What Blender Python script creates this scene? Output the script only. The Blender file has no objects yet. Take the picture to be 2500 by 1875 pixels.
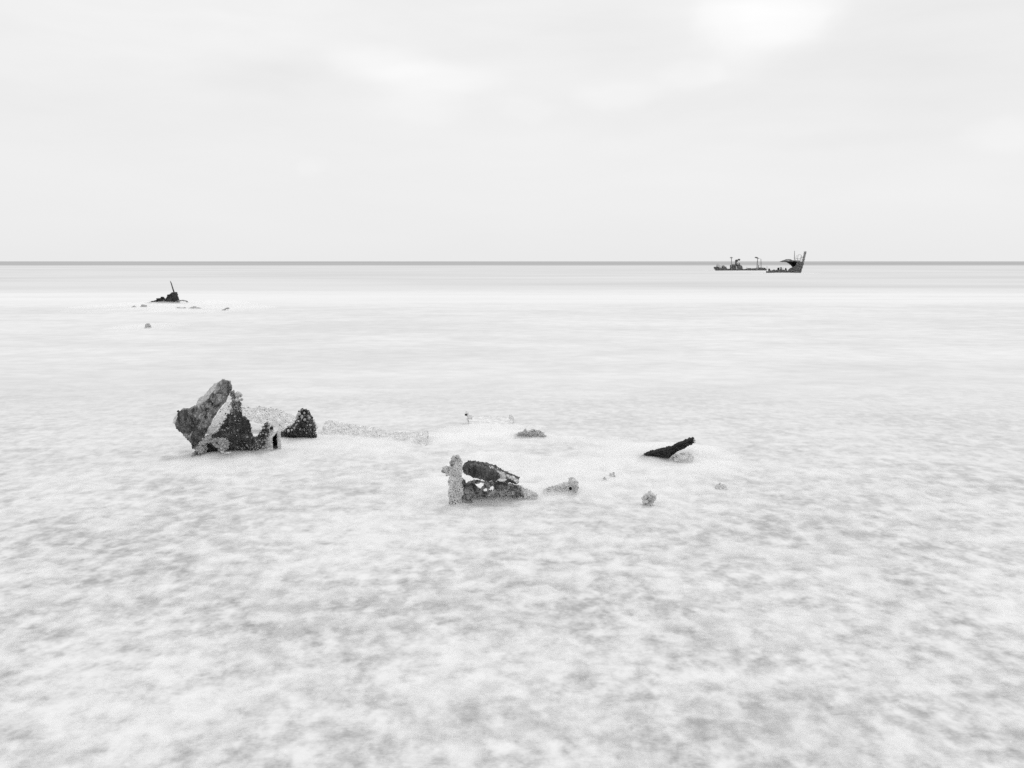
import bpy, bmesh, math, random
import numpy as np
from mathutils import Vector, noise, Matrix

random.seed(7)
rng = np.random.default_rng(11)
SC = bpy.context.scene
COL = SC.collection

# ------------------------------------------------------------------ camera
CAM_H = 4.0                       # metres above the water
FPX = 2500.0 / 36.0 * 30.0        # 30 mm lens, photograph 2500 px wide
HORIZON = 638.0
PITCH = math.atan((937.5 - HORIZON) / FPX)
cam_d = bpy.data.cameras.new('camera')
cam_d.lens = 30.0
cam_d.sensor_width = 36.0
cam_d.clip_start = 0.1
cam_d.clip_end = 200000.0
cam = bpy.data.objects.new('camera', cam_d)
COL.objects.link(cam)
cam.location = (0, 0, CAM_H)
cam.rotation_euler = (math.pi / 2 - PITCH, 0, 0)
SC.camera = cam

# ------------------------------------------------------------------ light
SUN_EL = math.radians(60)
SUN_AZ = math.radians(28)         # clockwise from +Y (the view direction)
SUN_STRENGTH = 0.9
SKY_STRENGTH = 0.10
sd = bpy.data.lights.new('sun', 'SUN')
sd.energy = SUN_STRENGTH
sd.angle = math.radians(10)
sd.color = (1, 1, 1)
sun = bpy.data.objects.new('sun', sd)
COL.objects.link(sun)
to_sun = Vector((math.sin(SUN_AZ) * math.cos(SUN_EL), math.cos(SUN_AZ) * math.cos(SUN_EL), math.sin(SUN_EL)))
sun.rotation_euler = to_sun.to_track_quat('Z', 'Y').to_euler()
sun.location = (0, 0, 50)

SC.view_settings.view_transform = 'Standard'
SC.view_settings.look = 'None'
SC.view_settings.exposure = 0.0
SC.view_settings.gamma = 1.0
SC.view_settings.use_curve_mapping = False
SC.cycles.max_bounces = 16
SC.cycles.diffuse_bounces = 4
SC.cycles.volume_bounces = 12
SC.cycles.transparent_max_bounces = 32
SC.cycles.use_denoising = False      # the photograph is grainy; keep the texture of the crust


class NT:
    """tiny helper for building node trees"""
    def __init__(self, tree):
        self.t = tree
        self.n = tree.nodes
        self.l = tree.links

    def new(self, typ, **kw):
        nd = self.n.new(typ)
        for k, v in kw.items():
            setattr(nd, k, v)
        return nd

    def put(self, sock, v):
        if isinstance(v, bpy.types.NodeSocket):
            self.l.new(v, sock)
        elif v is not None:
            sock.default_value = v

    def math(self, op, a, b=None, c=None, clamp=False):
        nd = self.new('ShaderNodeMath', operation=op, use_clamp=clamp)
        for i, v in enumerate((a, b, c)):
            if v is not None:
                self.put(nd.inputs[i], v)
        return nd.outputs[0]

    def vmath(self, op, a, b=None):
        nd = self.new('ShaderNodeVectorMath', operation=op)
        self.put(nd.inputs[0], a)
        if b is not None:
            self.put(nd.inputs[1], b)
        return nd.outputs['Value'] if op in ('LENGTH', 'DOT_PRODUCT') else nd.outputs[0]

    def noise(self, vec, scale=1.0, detail=4.0, rough=0.55, dist=0.0):
        nd = self.new('ShaderNodeTexNoise')
        self.put(nd.inputs['Vector'], vec)
        nd.inputs['Scale'].default_value = scale
        nd.inputs['Detail'].default_value = detail
        nd.inputs['Roughness'].default_value = rough
        nd.inputs['Distortion'].default_value = dist
        return nd.outputs[0]

    def voronoi(self, vec, scale, feature='F1'):
        nd = self.new('ShaderNodeTexVoronoi', feature=feature)
        self.put(nd.inputs['Vector'], vec)
        nd.inputs['Scale'].default_value = scale
        return nd.outputs['Distance']

    def ramp(self, v, a, b, lo=0.0, hi=1.0, smooth=True):
        nd = self.new('ShaderNodeMapRange')
        nd.interpolation_type = 'SMOOTHSTEP' if smooth else 'LINEAR'
        nd.clamp = True
        self.put(nd.inputs['Value'], v)
        nd.inputs['From Min'].default_value = a
        nd.inputs['From Max'].default_value = b
        self.put(nd.inputs['To Min'], lo)
        self.put(nd.inputs['To Max'], hi)
        return nd.outputs[0]

    def mix(self, f, a, b):
        """a + f * (b - a) on floats"""
        nd = self.new('ShaderNodeMix', data_type='FLOAT')
        self.put(nd.inputs[0], f)
        self.put(nd.inputs[2], a)
        self.put(nd.inputs[3], b)
        return nd.outputs[0]

    def grey(self, v):
        nd = self.new('ShaderNodeCombineColor')
        for i in range(3):
            self.put(nd.inputs[i], v)
        return nd.outputs[0]


# ------------------------------------------------------------------ world: thin bright overcast over a Nishita sky
world = bpy.data.worlds.new('World')
SC.world = world
world.use_nodes = True
world.node_tree.nodes.clear()
W = NT(world.node_tree)
tc = W.new('ShaderNodeTexCoord')
sky = W.new('ShaderNodeTexSky', sky_type='NISHITA')
sky.sun_disc = False
sky.sun_elevation = SUN_EL
sky.sun_rotation = SUN_AZ
sky.air_density = 1.0
sky.dust_density = 3.0
bw = W.new('ShaderNodeRGBToBW')
W.l.new(sky.outputs[0], bw.inputs[0])
sep = W.new('ShaderNodeSeparateXYZ')
W.l.new(tc.outputs['Generated'], sep.inputs[0])
az = W.math('ARCTAN2', sep.outputs[0], sep.outputs[1])
el = W.math('ARCSINE', sep.outputs[2])
cmb = W.new('ShaderNodeCombineXYZ')
W.put(cmb.inputs[0], az)
W.put(cmb.inputs[1], el)
ae = cmb.outputs[0]
# wobble so that cloud edges are uneven
wob = W.new('ShaderNodeTexNoise')
W.l.new(ae, wob.inputs['Vector'])
wob.inputs['Scale'].default_value = 14.0
wob.inputs['Detail'].default_value = 3.0
wv = W.vmath('SUBTRACT', wob.outputs['Color'], (0.5, 0.5, 0.5))
wv = W.vmath('MULTIPLY', wv, (0.05, 0.025, 0.0))
aew = W.vmath('ADD', ae, wv)
stretched = W.vmath('MULTIPLY', ae, (1.0, 4.0, 1.0))
bank = W.noise(stretched, 2.6, 4.0, 0.5, 0.6)
streak = W.noise(W.vmath('MULTIPLY', ae, (1.0, 5.0, 1.0)), 7.0, 5.0, 0.55, 0.4)
layer = W.math('ADD', W.math('MULTIPLY', bank, 1.1), W.math('MULTIPLY', streak, 0.5))
layer = W.math('MULTIPLY', W.math('SUBTRACT', layer, 0.80), 1.9)          # about -0.3 .. 0.3


def px_dir(px, py):
    th = PITCH
    a, b = (px - 1250) / FPX, (937.5 - py) / FPX
    v = Vector((a, math.cos(th) + b * math.sin(th), -math.sin(th) + b * math.cos(th))).normalized()
    return math.atan2(v.x, v.y), math.asin(v.z)


clouds = layer
clouds = W.math('MULTIPLY', clouds, W.ramp(el, 0.0, 0.30, 0.25, 1.0))
# (column, row, half-width, half-height, strength, where the edge ends inside)
for (px, py, rx, ry, amp, core) in [
        (1875, -15, 180, 125, 0.62, 0.72), (1930, 30, 115, 78, 0.30, 0.6), (1850, 60, 210, 90, 0.50, 0.2), (1860, 30, 320, 150, 0.30, 0.1),
        (1690, 180, 85, 42, 0.34, 0.55), (1690, 195, 130, 50, 0.3, 0.2), (1795, 160, 95, 45, 0.5, 0.3),
        (1510, 228, 130, 36, 0.5, 0.3), (930, 145, 150, 50, 0.7, 0.3), (1060, 190, 190, 50, 0.7, 0.3),
        (1030, 262, 130, 42, 0.4, 0.3), (2440, 330, 90, 42, 0.5, 0.3), (1285, 268, 80, 36, 0.35, 0.3), (770, 402, 45, 26, 0.25, 0.3),
        (560, 60, 700, 130, 0.35, 0.1), (100, 140, 300, 80, 0.3, 0.1),
        (1480, 70, 300, 100, -0.4, 0.1), (2420, 90, 520, 240, -0.6, 0.1), (2050, 150, 420, 60, -0.4, 0.1), (700, 190, 260, 60, -0.35, 0.1),
        (1600, 270, 420, 60, -0.3, 0.1), (2050, 335, 320, 30, -0.3, 0.1)]:
    c = px_dir(px, py)
    d = W.vmath('SUBTRACT', aew, (c[0], c[1], 0))
    d = W.vmath('MULTIPLY', d, (FPX / rx, FPX / ry, 0))
    d = W.vmath('LENGTH', d)
    clouds = W.math('ADD', clouds, W.ramp(d, 1.12, core, 0.0, amp))
# cloud brightness in the sky's own units, then a thin share of clear sky through it
deck = W.math('MULTIPLY_ADD', clouds, 0.75, 9.07)
total = W.mix(0.10, deck, W.math('MINIMUM', bw.outputs[0], 12.0))
bg = W.new('ShaderNodeBackground')
W.l.new(W.grey(total), bg.inputs[0])
bg.inputs[1].default_value = SKY_STRENGTH
wo = W.new('ShaderNodeOutputWorld')
W.l.new(bg.outputs[0], wo.inputs[0])


# ------------------------------------------------------------------ placing
def ray(px, py):
    a, b = (px - 1250) / FPX, (937.5 - py) / FPX
    return Vector((a, math.cos(PITCH) + b * math.sin(PITCH), -math.sin(PITCH) + b * math.cos(PITCH)))


def at(px, py, Y):
    """the point of the place at distance Y that the photograph shows at (px, py)"""
    r = ray(px, py)
    return Vector((0, 0, CAM_H)) + r * (Y / r.y)


def shore(py):
    """distance at which the water surface shows at row py"""
    r = ray(1250, py)
    return CAM_H / -r.z * r.y


def tag(o, label=None, cat=None, group=None, kind=None):
    if label: o['label'] = label
    if cat: o['category'] = cat
    if group: o['group'] = group
    if kind: o['kind'] = kind
    return o


def empty(name, loc, label, cat, group=None):
    o = bpy.data.objects.new(name, None)
    COL.objects.link(o)
    o.location = loc
    o.empty_display_size = 0.2
    return tag(o, label, cat, group)


def link(name, me, mats, parent=None, smooth=True):
    if not isinstance(mats, (list, tuple)):
        mats = [mats]
    for m in mats:
        me.materials.append(m)
    if smooth:
        me.shade_smooth()
    o = bpy.data.objects.new(name, me)
    COL.objects.link(o)
    if parent is not None:
        o.parent = parent
        p = parent
        off = Vector((0, 0, 0))
        while p is not None:
            off += p.location
            p = p.parent
        o.location = -off if o.parent.parent is None else Vector((0, 0, 0))
        if o.parent.parent is not None:
            o.location = Vector((0, 0, 0))
    return o


# ------------------------------------------------------------------ materials
def principled(name, rough=0.85, spec=0.2):
    m = bpy.data.materials.new(name)
    m.use_nodes = True
    t = NT(m.node_tree)
    b = m.node_tree.nodes['Principled BSDF']
    b.inputs['Roughness'].default_value = rough
    b.inputs['Specular IOR Level'].default_value = spec
    return m, t, b


def bump(t, b, h, strength, dist):
    nd = t.new('ShaderNodeBump')
    nd.inputs['Strength'].default_value = strength
    nd.inputs['Distance'].default_value = dist
    t.l.new(h, nd.inputs['Height'])
    t.l.new(nd.outputs[0], b.inputs['Normal'])


def mat_crust(name, dark, mid, light, light_amount, scale=1.0, bump_d=0.02, rough=0.85, runny=1.0):
    """weathered iron under sea growth: dark rust, grey scale and pale shell patches"""
    m, t, b = principled(name, rough)
    g = t.new('ShaderNodeNewGeometry')
    p = g.outputs['Position']
    n1 = t.noise(p, 6.0 * scale, 6, 0.7, 0.5)
    n2 = t.noise(p, 24.0 * scale, 5, 0.7)
    v = t.voronoi(p, 38.0 * scale)
    big = t.ramp(n1, 0.36, 0.62)
    base = t.mix(big, dark, mid)
    runs = t.noise(t.vmath('MULTIPLY', p, (16.0 * scale, 16.0 * scale, 3.5 * scale)), 1.0, 4, 0.6)
    base = t.math('MULTIPLY', base, t.ramp(runs, 0.28, 0.72, 1 - 0.45 * runny, 1 + 0.5 * runny))
    base = t.math('MULTIPLY', base, t.ramp(n2, 0.25, 0.75, 0.75, 1.25))
    sh = t.math('ADD', t.math('MULTIPLY', n2, 0.6), t.math('MULTIPLY', n1, 0.4))
    thr = 0.72 - 0.42 * light_amount
    spots = t.ramp(sh, thr, thr + 0.07)
    spots = t.math('MULTIPLY', spots, t.ramp(v, 0.62, 0.30))
    col = t.mix(spots, base, light)
    t.l.new(t.grey(col), b.inputs['Base Color'])
    h = t.math('ADD', t.math('MULTIPLY', n2, 0.7), t.math('MULTIPLY', v, -0.5))
    bump(t, b, h, 0.8, bump_d)
    return m


def mat_shell(name, light, dark, pit=0.5, scale=1.0):
    """pale encrustation of shells and worm tubes with dark pits"""
    m, t, b = principled(name, 0.9, 0.15)
    g = t.new('ShaderNodeNewGeometry')
    p = g.outputs['Position']
    n1 = t.noise(p, 7.0 * scale, 5, 0.6)
    n2 = t.noise(p, 45.0 * scale, 4, 0.65)
    v = t.voronoi(p, 30.0 * scale)
    tone = t.ramp(n1, 0.3, 0.7, light * 0.78, light * 1.08)
    pits = t.math('MULTIPLY', t.ramp(n2, 0.52, 0.62), t.ramp(v, 0.25, 0.55))
    col = t.mix(t.math('MULTIPLY', pits, pit), tone, dark)
    t.l.new(t.grey(col), b.inputs['Base Color'])
    h = t.math('SUBTRACT', t.math('MULTIPLY', n2, 0.4), t.math('MULTIPLY', v, 0.8))
    bump(t, b, h, 0.9, 0.03)
    return m


M = {}
M['iron'] = mat_crust('rusted_iron', 0.06, 0.42, 0.70, 0.36)
M['iron_beam'] = mat_crust('beam_iron', 0.05, 0.15, 0.5, 0.2)
M['iron_mid'] = mat_crust('scaled_iron', 0.10, 0.34, 0.66, 0.5)
M['iron_dark'] = mat_crust('wet_dark_iron', 0.025, 0.085, 0.45, 0.26)
M['iron_black'] = mat_crust('black_iron_and_shade', 0.013, 0.035, 0.26, 0.12)  # near-black iron, also used as painted shade in the hollows
M['plate_pale'] = mat_crust('lit_ledge_plate', 0.68, 0.84, 0.88, 0.5, runny=0.25)  # pale tone holds the light falling on the ledge
M['plate_grey'] = mat_crust('grey_plate', 0.38, 0.54, 0.7, 0.4, runny=0.4)
M['shell'] = mat_shell('shell_crust', 0.84, 0.07, 0.7)
M['shell_pale'] = mat_shell('pale_shell_crust', 0.92, 0.14, 0.38)
M['shell_grey'] = mat_shell('grey_shell_crust', 0.58, 0.04, 0.7)
M['barn'] = mat_shell('barnacle', 0.60, 0.12, 0.6, 2.0)
M['barn_dark'] = mat_crust('dark_barnacle', 0.04, 0.16, 0.6, 0.35, 2.0)
M['ship'] = mat_crust('ship_iron', 0.045, 0.22, 0.45, 0.3, 0.4, 0.1)
M['ship_dark'] = mat_crust('ship_hold', 0.006, 0.012, 0.03, 0.1, 0.12, 0.1)  # near black, the shade inside the hull put into the colour
M['ship_pale'] = mat_crust('ship_bleached', 0.38, 0.6, 0.8, 0.4, 0.12, 0.1)
M['ship_grey'] = mat_crust('ship_grey', 0.16, 0.36, 0.6, 0.35, 0.4, 0.1)
M['far_iron'] = mat_crust('far_iron', 0.025, 0.07, 0.25, 0.2, 0.4, 0.05)
M['far_grey'] = mat_crust('far_grey', 0.18, 0.34, 0.5, 0.3, 0.4, 0.05)


# ------------------------------------------------------------------ mesh builders
def inside(poly, x, y):
    c = False
    j = len(poly) - 1
    for i in range(len(poly)):
        xi, yi = poly[i][0], poly[i][1]
        xj, yj = poly[j][0], poly[j][1]
        if (yi > y) != (yj > y) and x < (xj - xi) * (y - yi) / (yj - yi) + xi:
            c = not c
        j = i
    return c


def fbm(p, octs=4):
    return noise.fractal(p, 0.9, 2.1, octs, noise_basis='PERLIN_ORIGINAL')


def slab(name, poly, Y, mats, parent, step=1.5, thick=0.06, back=(0, 1, 0), tx=0.0, tz=0.0, org=None,
         ragged=1.6, rfreq=0.16, rough=0.012, freq=9.0, holes=(), warp=None, bulge=0.0, seed=0.0):
    """A broken plate: outline given as it shows, its own distance, slope and thickness.
    tx / tz: how much farther away each metre to the right / upwards is."""
    xs = [p[0] for p in poly]; ys = [p[1] for p in poly]
    x0, x1, y0, y1 = min(xs), max(xs), min(ys), max(ys)
    if org is None:
        org = ((x0 + x1) / 2, y1)
    s = Y / FPX
    nx = int((x1 - x0 + 6) / step) + 1
    ny = int((y1 - y0 + 6) / step) + 1
    front, idx = [], {}
    bdir = Vector(back).normalized() * thick
    for j in range(ny):
        for i in range(nx):
            x = x0 - 3 + i * step
            y = y0 - 3 + j * step
            q = Vector((x * rfreq, y * rfreq, seed))
            wx = x + ragged * (noise.noise(q) + 0.6 * noise.noise(q * 2.7 + Vector((9, 1, 4))))
            wy = y + ragged * (noise.noise(q + Vector((31, 7, 2))) + 0.6 * noise.noise(q * 2.7 + Vector((5, 8, 3))))
            if not inside(poly, wx, wy):
                continue
            if any(inside(h, wx, wy) for h in holes):
                continue
            d = Y + tx * (x - org[0]) * s + tz * (org[1] - y) * s
            if warp: d += warp(x, y)
            if bulge:
                u = (x - x0) / max(1, x1 - x0) * 2 - 1
                v = (y - y0) / max(1, y1 - y0) * 2 - 1
                d -= bulge * (1 - u * u) * (1 - v * v)
            idx[(i, j)] = len(front)
            front.append(at(x, y, d))
    faces = []
    for (i, j), a in idx.items():
        b, c, d_ = idx.get((i + 1, j)), idx.get((i + 1, j + 1)), idx.get((i, j + 1))
        if b is not None and c is not None and d_ is not None:
            faces.append((a, d_, c, b))
    used = sorted({v for f in faces for v in f})
    rm = {v: k for k, v in enumerate(used)}
    faces = [tuple(rm[v] for v in f) for f in faces]
    front = [front[v] for v in used]
    n = len(front)
    backv = [v + bdir for v in front]
    edges = {}
    for f in faces:
        for k in range(4):
            e = (f[k], f[(k + 1) % 4])
            edges[e] = edges.get(e, 0) + 1
    rim = [e for e in edges if (e[1], e[0]) not in edges]
    nl = max(1, min(4, int(thick / (step * s * 2.5))))
    verts = list(front)
    layers = [list(range(n))]
    rimv = sorted({v for e in rim for v in e})
    for k in range(1, nl):
        m_ = {}
        for v in rimv:
            m_[v] = len(verts)
            verts.append(front[v].lerp(backv[v], k / nl))
        layers.append(m_)
    base = len(verts)
    verts += backv
    layers.append({v: base + v for v in range(n)})
    allf = list(faces) + [tuple(base + v for v in reversed(f)) for f in faces]
    for a, b in rim:
        for k in range(nl):
            L0, L1 = layers[k], layers[k + 1]
            allf.append((L0[b], L0[a], L1[a], L1[b]))
    me = bpy.data.meshes.new(name)
    me.from_pydata([tuple(v) for v in verts], [], allf)
    me.update()
    if rough:
        nor = [v.normal.copy() for v in me.vertices]
        for v, nn in zip(me.vertices, nor):
            q = v.co * freq + Vector((seed * 3.1, 0, 0))
            v.co += nn * rough * (fbm(q, 3) * 0.9 + 0.9 * fbm(q * 3.3, 2))
        me.update()
    return link(name, me, mats, parent)


def tube(name, path, radii, mats, parent, seg=10, rough=0.0, freq=9.0, sub=4, seed=0.0, cap=True, squash=1.0):
    """a rod, post or pipe through world points, with a radius at each"""
    pts, rs = [], []
    for k in range(len(path) - 1):
        for q in range(sub):
            f = q / sub
            pts.append(Vector(path[k]).lerp(Vector(path[k + 1]), f))
            rs.append(radii[k] * (1 - f) + radii[k + 1] * f)
    pts.append(Vector(path[-1])); rs.append(radii[-1])
    verts, faces = [], []
    for k, p in enumerate(pts):
        t = (pts[min(k + 1, len(pts) - 1)] - pts[max(k - 1, 0)]).normalized()
        a = t.orthogonal().normalized() if abs(t.z) < 0.3 else (Vector((1, 0, 0)) - t * t.x).normalized()
        b = t.cross(a)
        for s_ in range(seg):
            an = 2 * math.pi * s_ / seg
            verts.append(p + (a * math.cos(an) + b * math.sin(an) * squash) * rs[k])
    for k in range(len(pts) - 1):
        for s_ in range(seg):
            s2 = (s_ + 1) % seg
            faces.append((k * seg + s_, k * seg + s2, (k + 1) * seg + s2, (k + 1) * seg + s_))
    if cap:
        verts.append(pts[0]); c0 = len(verts) - 1
        verts.append(pts[-1]); c1 = len(verts) - 1
        for s_ in range(seg):
            s2 = (s_ + 1) % seg
            faces.append((c0, s2, s_))
            faces.append((c1, (len(pts) - 1) * seg + s_, (len(pts) - 1) * seg + s2))
    if rough:
        for k in range(len(verts)):
            c = pts[min(k // seg, len(pts) - 1)]
            d = verts[k] - c
            q = verts[k] * freq + Vector((seed, 0, 0))
            verts[k] = verts[k] + d.normalized() * rough * (fbm(q, 3) + 0.7 * fbm(q * 3, 2)) if d.length > 1e-6 else verts[k]
    me = bpy.data.meshes.new(name)
    me.from_pydata([tuple(v) for v in verts], [], faces)
    me.update()
    return link(name, me, mats, parent)


def lump(name, c, r, mats, parent, rough=0.25, freq=2.0, sub=4, seed=0.0, fine=0.08):
    """a rounded, knobbly stone or growth; r is a 3-vector of radii"""
    bm = bmesh.new()
    bmesh.ops.create_icosphere(bm, subdivisions=sub, radius=1.0)
    for v in bm.verts:
        q = v.co * freq + Vector((seed, seed * 2, 0))
        k = 1 + rough * fbm(q, 3) + fine * fbm(q * 4, 3)
        v.co = Vector((v.co.x * r[0] * k, v.co.y * r[1] * k, v.co.z * r[2] * k)) + Vector(c)
    me = bpy.data.meshes.new(name)
    bm.to_mesh(me); bm.free()
    return link(name, me, mats, parent)


_ico = {}


def ico(sub):
    if sub not in _ico:
        bm = bmesh.new()
        bmesh.ops.create_icosphere(bm, subdivisions=sub, radius=1.0)
        bm.verts.ensure_lookup_table()
        _ico[sub] = (np.array([v.co[:] for v in bm.verts]), np.array([[v.index for v in f.verts] for f in bm.faces]))
        bm.free()
    return _ico[sub]


def crust(src, name, n, rmin, rmax, mats, parent=None, accept=None, sub=1, sink=0.35, label=None, power=2.2, seed=1):   # sink: how deep each shell sits
    """small shells and pebbles of growth strewn over a part; too small to pick apart: one mesh"""
    rg = np.random.default_rng(seed)
    me = src.data
    me.calc_loop_triangles()
    co = np.empty(len(me.vertices) * 3); me.vertices.foreach_get('co', co); co = co.reshape(-1, 3)
    tr = np.empty(len(me.loop_triangles) * 3, dtype=np.int32); me.loop_triangles.foreach_get('vertices', tr); tr = tr.reshape(-1, 3)
    a, b, c = co[tr[:, 0]], co[tr[:, 1]], co[tr[:, 2]]
    nr = np.cross(b - a, c - a)
    ar = np.linalg.norm(nr, axis=1) + 1e-12
    nr /= ar[:, None]
    w = ar.copy()
    w *= np.where(nr[:, 1] > 0.6, 0.15, 1.0)      # little on the far side
    if accept is not None:
        w *= accept(nr, (a + b + c) / 3)
    w *= ((a + b + c) / 3)[:, 2] > -0.12
    if w.sum() <= 0:
        return None
    k = rg.choice(len(tr), n, p=w / w.sum())
    u, v = rg.random(n), rg.random(n)
    fl = u + v > 1
    u[fl], v[fl] = 1 - u[fl], 1 - v[fl]
    p = a[k] + (b[k] - a[k]) * u[:, None] + (c[k] - a[k]) * v[:, None]
    r = rmin + (rmax - rmin) * rg.random(n) ** power
    p = p + nr[k] * (r * (0.5 - sink))[:, None]
    bv, bf = ico(sub)
    ax = rg.normal(size=(n, 4)); ax /= np.linalg.norm(ax, axis=1)[:, None]
    qw, qx, qy, qz = ax.T
    R = np.stack([np.stack([1 - 2 * (qy**2 + qz**2), 2 * (qx*qy - qz*qw), 2 * (qx*qz + qy*qw)], -1),
                  np.stack([2 * (qx*qy + qz*qw), 1 - 2 * (qx**2 + qz**2), 2 * (qy*qz - qx*qw)], -1),
                  np.stack([2 * (qx*qz - qy*qw), 2 * (qy*qz + qx*qw), 1 - 2 * (qx**2 + qy**2)], -1)], 1)
    sc = rg.uniform(0.65, 1.3, (n, 1, 3))
    jit = rg.uniform(0.8, 1.2, (n, len(bv), 1))
    loc = np.einsum('nij,nvj->nvi', R, bv[None] * sc * jit) * r[:, None, None] + p[:, None, :]
    V = loc.reshape(-1, 3)
    F = (bf[None] + (np.arange(n) * len(bv))[:, None, None]).reshape(-1, 3)
    m2 = bpy.data.meshes.new(name)
    m2.from_pydata(V.tolist(), [], F.tolist())
    m2.update()
    o = link(name, m2, mats, parent if parent is not None else src)
    o['kind'] = 'stuff'
    if label: o['label'] = label
    return o


# ------------------------------------------------------------------ the sea
def build_sea():
    m, t, b = principled('milky_water', 0.9, 0.0)
    g = t.new('ShaderNodeNewGeometry')
    p = g.outputs['Position']
    sp = t.new('ShaderNodeSeparateXYZ')
    t.l.new(p, sp.inputs[0])
    y = sp.outputs[1]

    def st(sx, sy, det=5, rough=0.6, dist=0.0, off=0.0):
        return t.noise(t.vmath('ADD', t.vmath('MULTIPLY', p, (sx, sy, 1.0)), (off, off * 0.7, 0)), 1.0, det, rough, dist)
    # weed and stones on the shallow bed, seen through washed-out foam
    blot = st(1.7, 1.6, 5, 0.58, 0.0)
    cells = st(5.0, 4.8, 4, 0.55, 0.0, 17.0)
    along = st(13.0, 12.0, 3, 0.6, 0.0, 3.0)
    across = st(1.1, 2.6, 5, 0.6, 0.2, 8.0)      # wave fronts
    fine = st(20.0, 44.0, 4, 0.7, 0.3, 5.0)
    broad = st(0.30, 0.42, 3, 0.5, 0.0, 12.0)
    v = t.math('MULTIPLY', blot, 0.28)
    v = t.math('MULTIPLY_ADD', cells, 0.28, v)
    v = t.math('MULTIPLY_ADD', along, 0.15, v)
    v = t.math('MULTIPLY_ADD', across, 0.15, v)
    v = t.math('MULTIPLY_ADD', fine, 0.14, v)
    v = t.math('MULTIPLY_ADD', t.math('SUBTRACT', broad, 0.5), 0.30, v)
    near = t.ramp(v, 0.35, 0.63, 0.34, 0.77)
    cl = t.math('MULTIPLY_ADD', t.math('SUBTRACT', along, 0.5), 0.12, st(3.8, 3.0, 2, 0.5, 0.0, 27.0))
    near = t.mix(t.math('MULTIPLY', t.ramp(cl, 0.40, 0.74), 0.80), near, 0.84)
    # glints on the water, painted as tiny white flecks
    glint = t.ramp(t.voronoi(t.vmath('MULTIPLY', p, (9.0, 9.0, 1.0)), 1.0), 0.055, 0.02)
    near = t.mix(t.math('MULTIPLY', glint, t.ramp(blot, 0.52, 0.46)), near, 0.95)
    # farther out the foam evens out to pale drifts
    s1 = st(0.22, 0.36, 4, 0.5, 0.3, 21.0)
    s2 = st(0.05, 0.09, 4, 0.5, 0.3, 30.0)
    mid = t.math('ADD', t.math('MULTIPLY', s1, 0.45), t.math('MULTIPLY', s2, 0.55))
    mid = t.ramp(mid, 0.34, 0.66, 0.69, 0.79)
    mid = t.math('MULTIPLY', mid, t.ramp(st(0.9, 1.3, 4, 0.6, 0.3, 33.0), 0.3, 0.7, 0.95, 1.04))
    # the line of breakers over the bar
    wob = t.math('MULTIPLY', t.math('SUBTRACT', st(0.012, 0.03, 3, 0.5, 0, 40.0), 0.5), 22.0)
    yw = t.math('ADD', y, wob)
    surf = t.math('MULTIPLY', t.ramp(yw, 70.0, 92.0), t.ramp(yw, 138.0, 96.0))
    surf = t.math('MULTIPLY', surf, t.ramp(st(0.02, 0.16, 4, 0.6, 0.3, 44.0), 0.25, 0.62, 0.35, 0.95))
    mid = t.mix(surf, mid, 0.83)
    # deeper water beyond
    f1 = st(0.010, 0.035, 4, 0.55, 0.0, 50.0)
    far = t.ramp(f1, 0.3, 0.7, 0.63, 0.73)
    deep = t.math('MULTIPLY', t.ramp(st(0.0006, 0.004, 3, 0.5, 0.0, 60.0), 0.3, 0.7, 0.9, 1.1), 0.455)
    col = t.mix(t.ramp(y, 9.0, 30.0, smooth=False), near, mid)
    col = t.mix(t.ramp(yw, 102.0, 140.0), col, far)
    col = t.mix(t.ramp(y, 780.0, 930.0), col, deep)
    t.l.new(t.grey(col), b.inputs['Base Color'])
    bump(t, b, t.math('ADD', t.math('MULTIPLY', fine, 0.5), along), 0.25, 0.02)
    bm = bmesh.new()
    L = 60000.0
    ys = [-200, 0, 4, 8, 14, 22, 40, 90, 300, 1500, 9000, L]
    xs = [-L, -5000, -400, -60, -15, 0, 15, 60, 400, 5000, L]
    gv = [[bm.verts.new((x, yy, 0)) for x in xs] for yy in ys]
    for j in range(len(ys) - 1):
        for i in range(len(xs) - 1):
            bm.faces.new((gv[j][i], gv[j][i + 1], gv[j + 1][i + 1], gv[j + 1][i]))
    me = bpy.data.meshes.new('sea')
    bm.to_mesh(me); bm.free()
    o = link('sea', me, m, smooth=False)
    tag(o, 'pale milky sea smoothed by long swell, foam over the shallows', 'sea', kind='structure')


build_sea()


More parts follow.
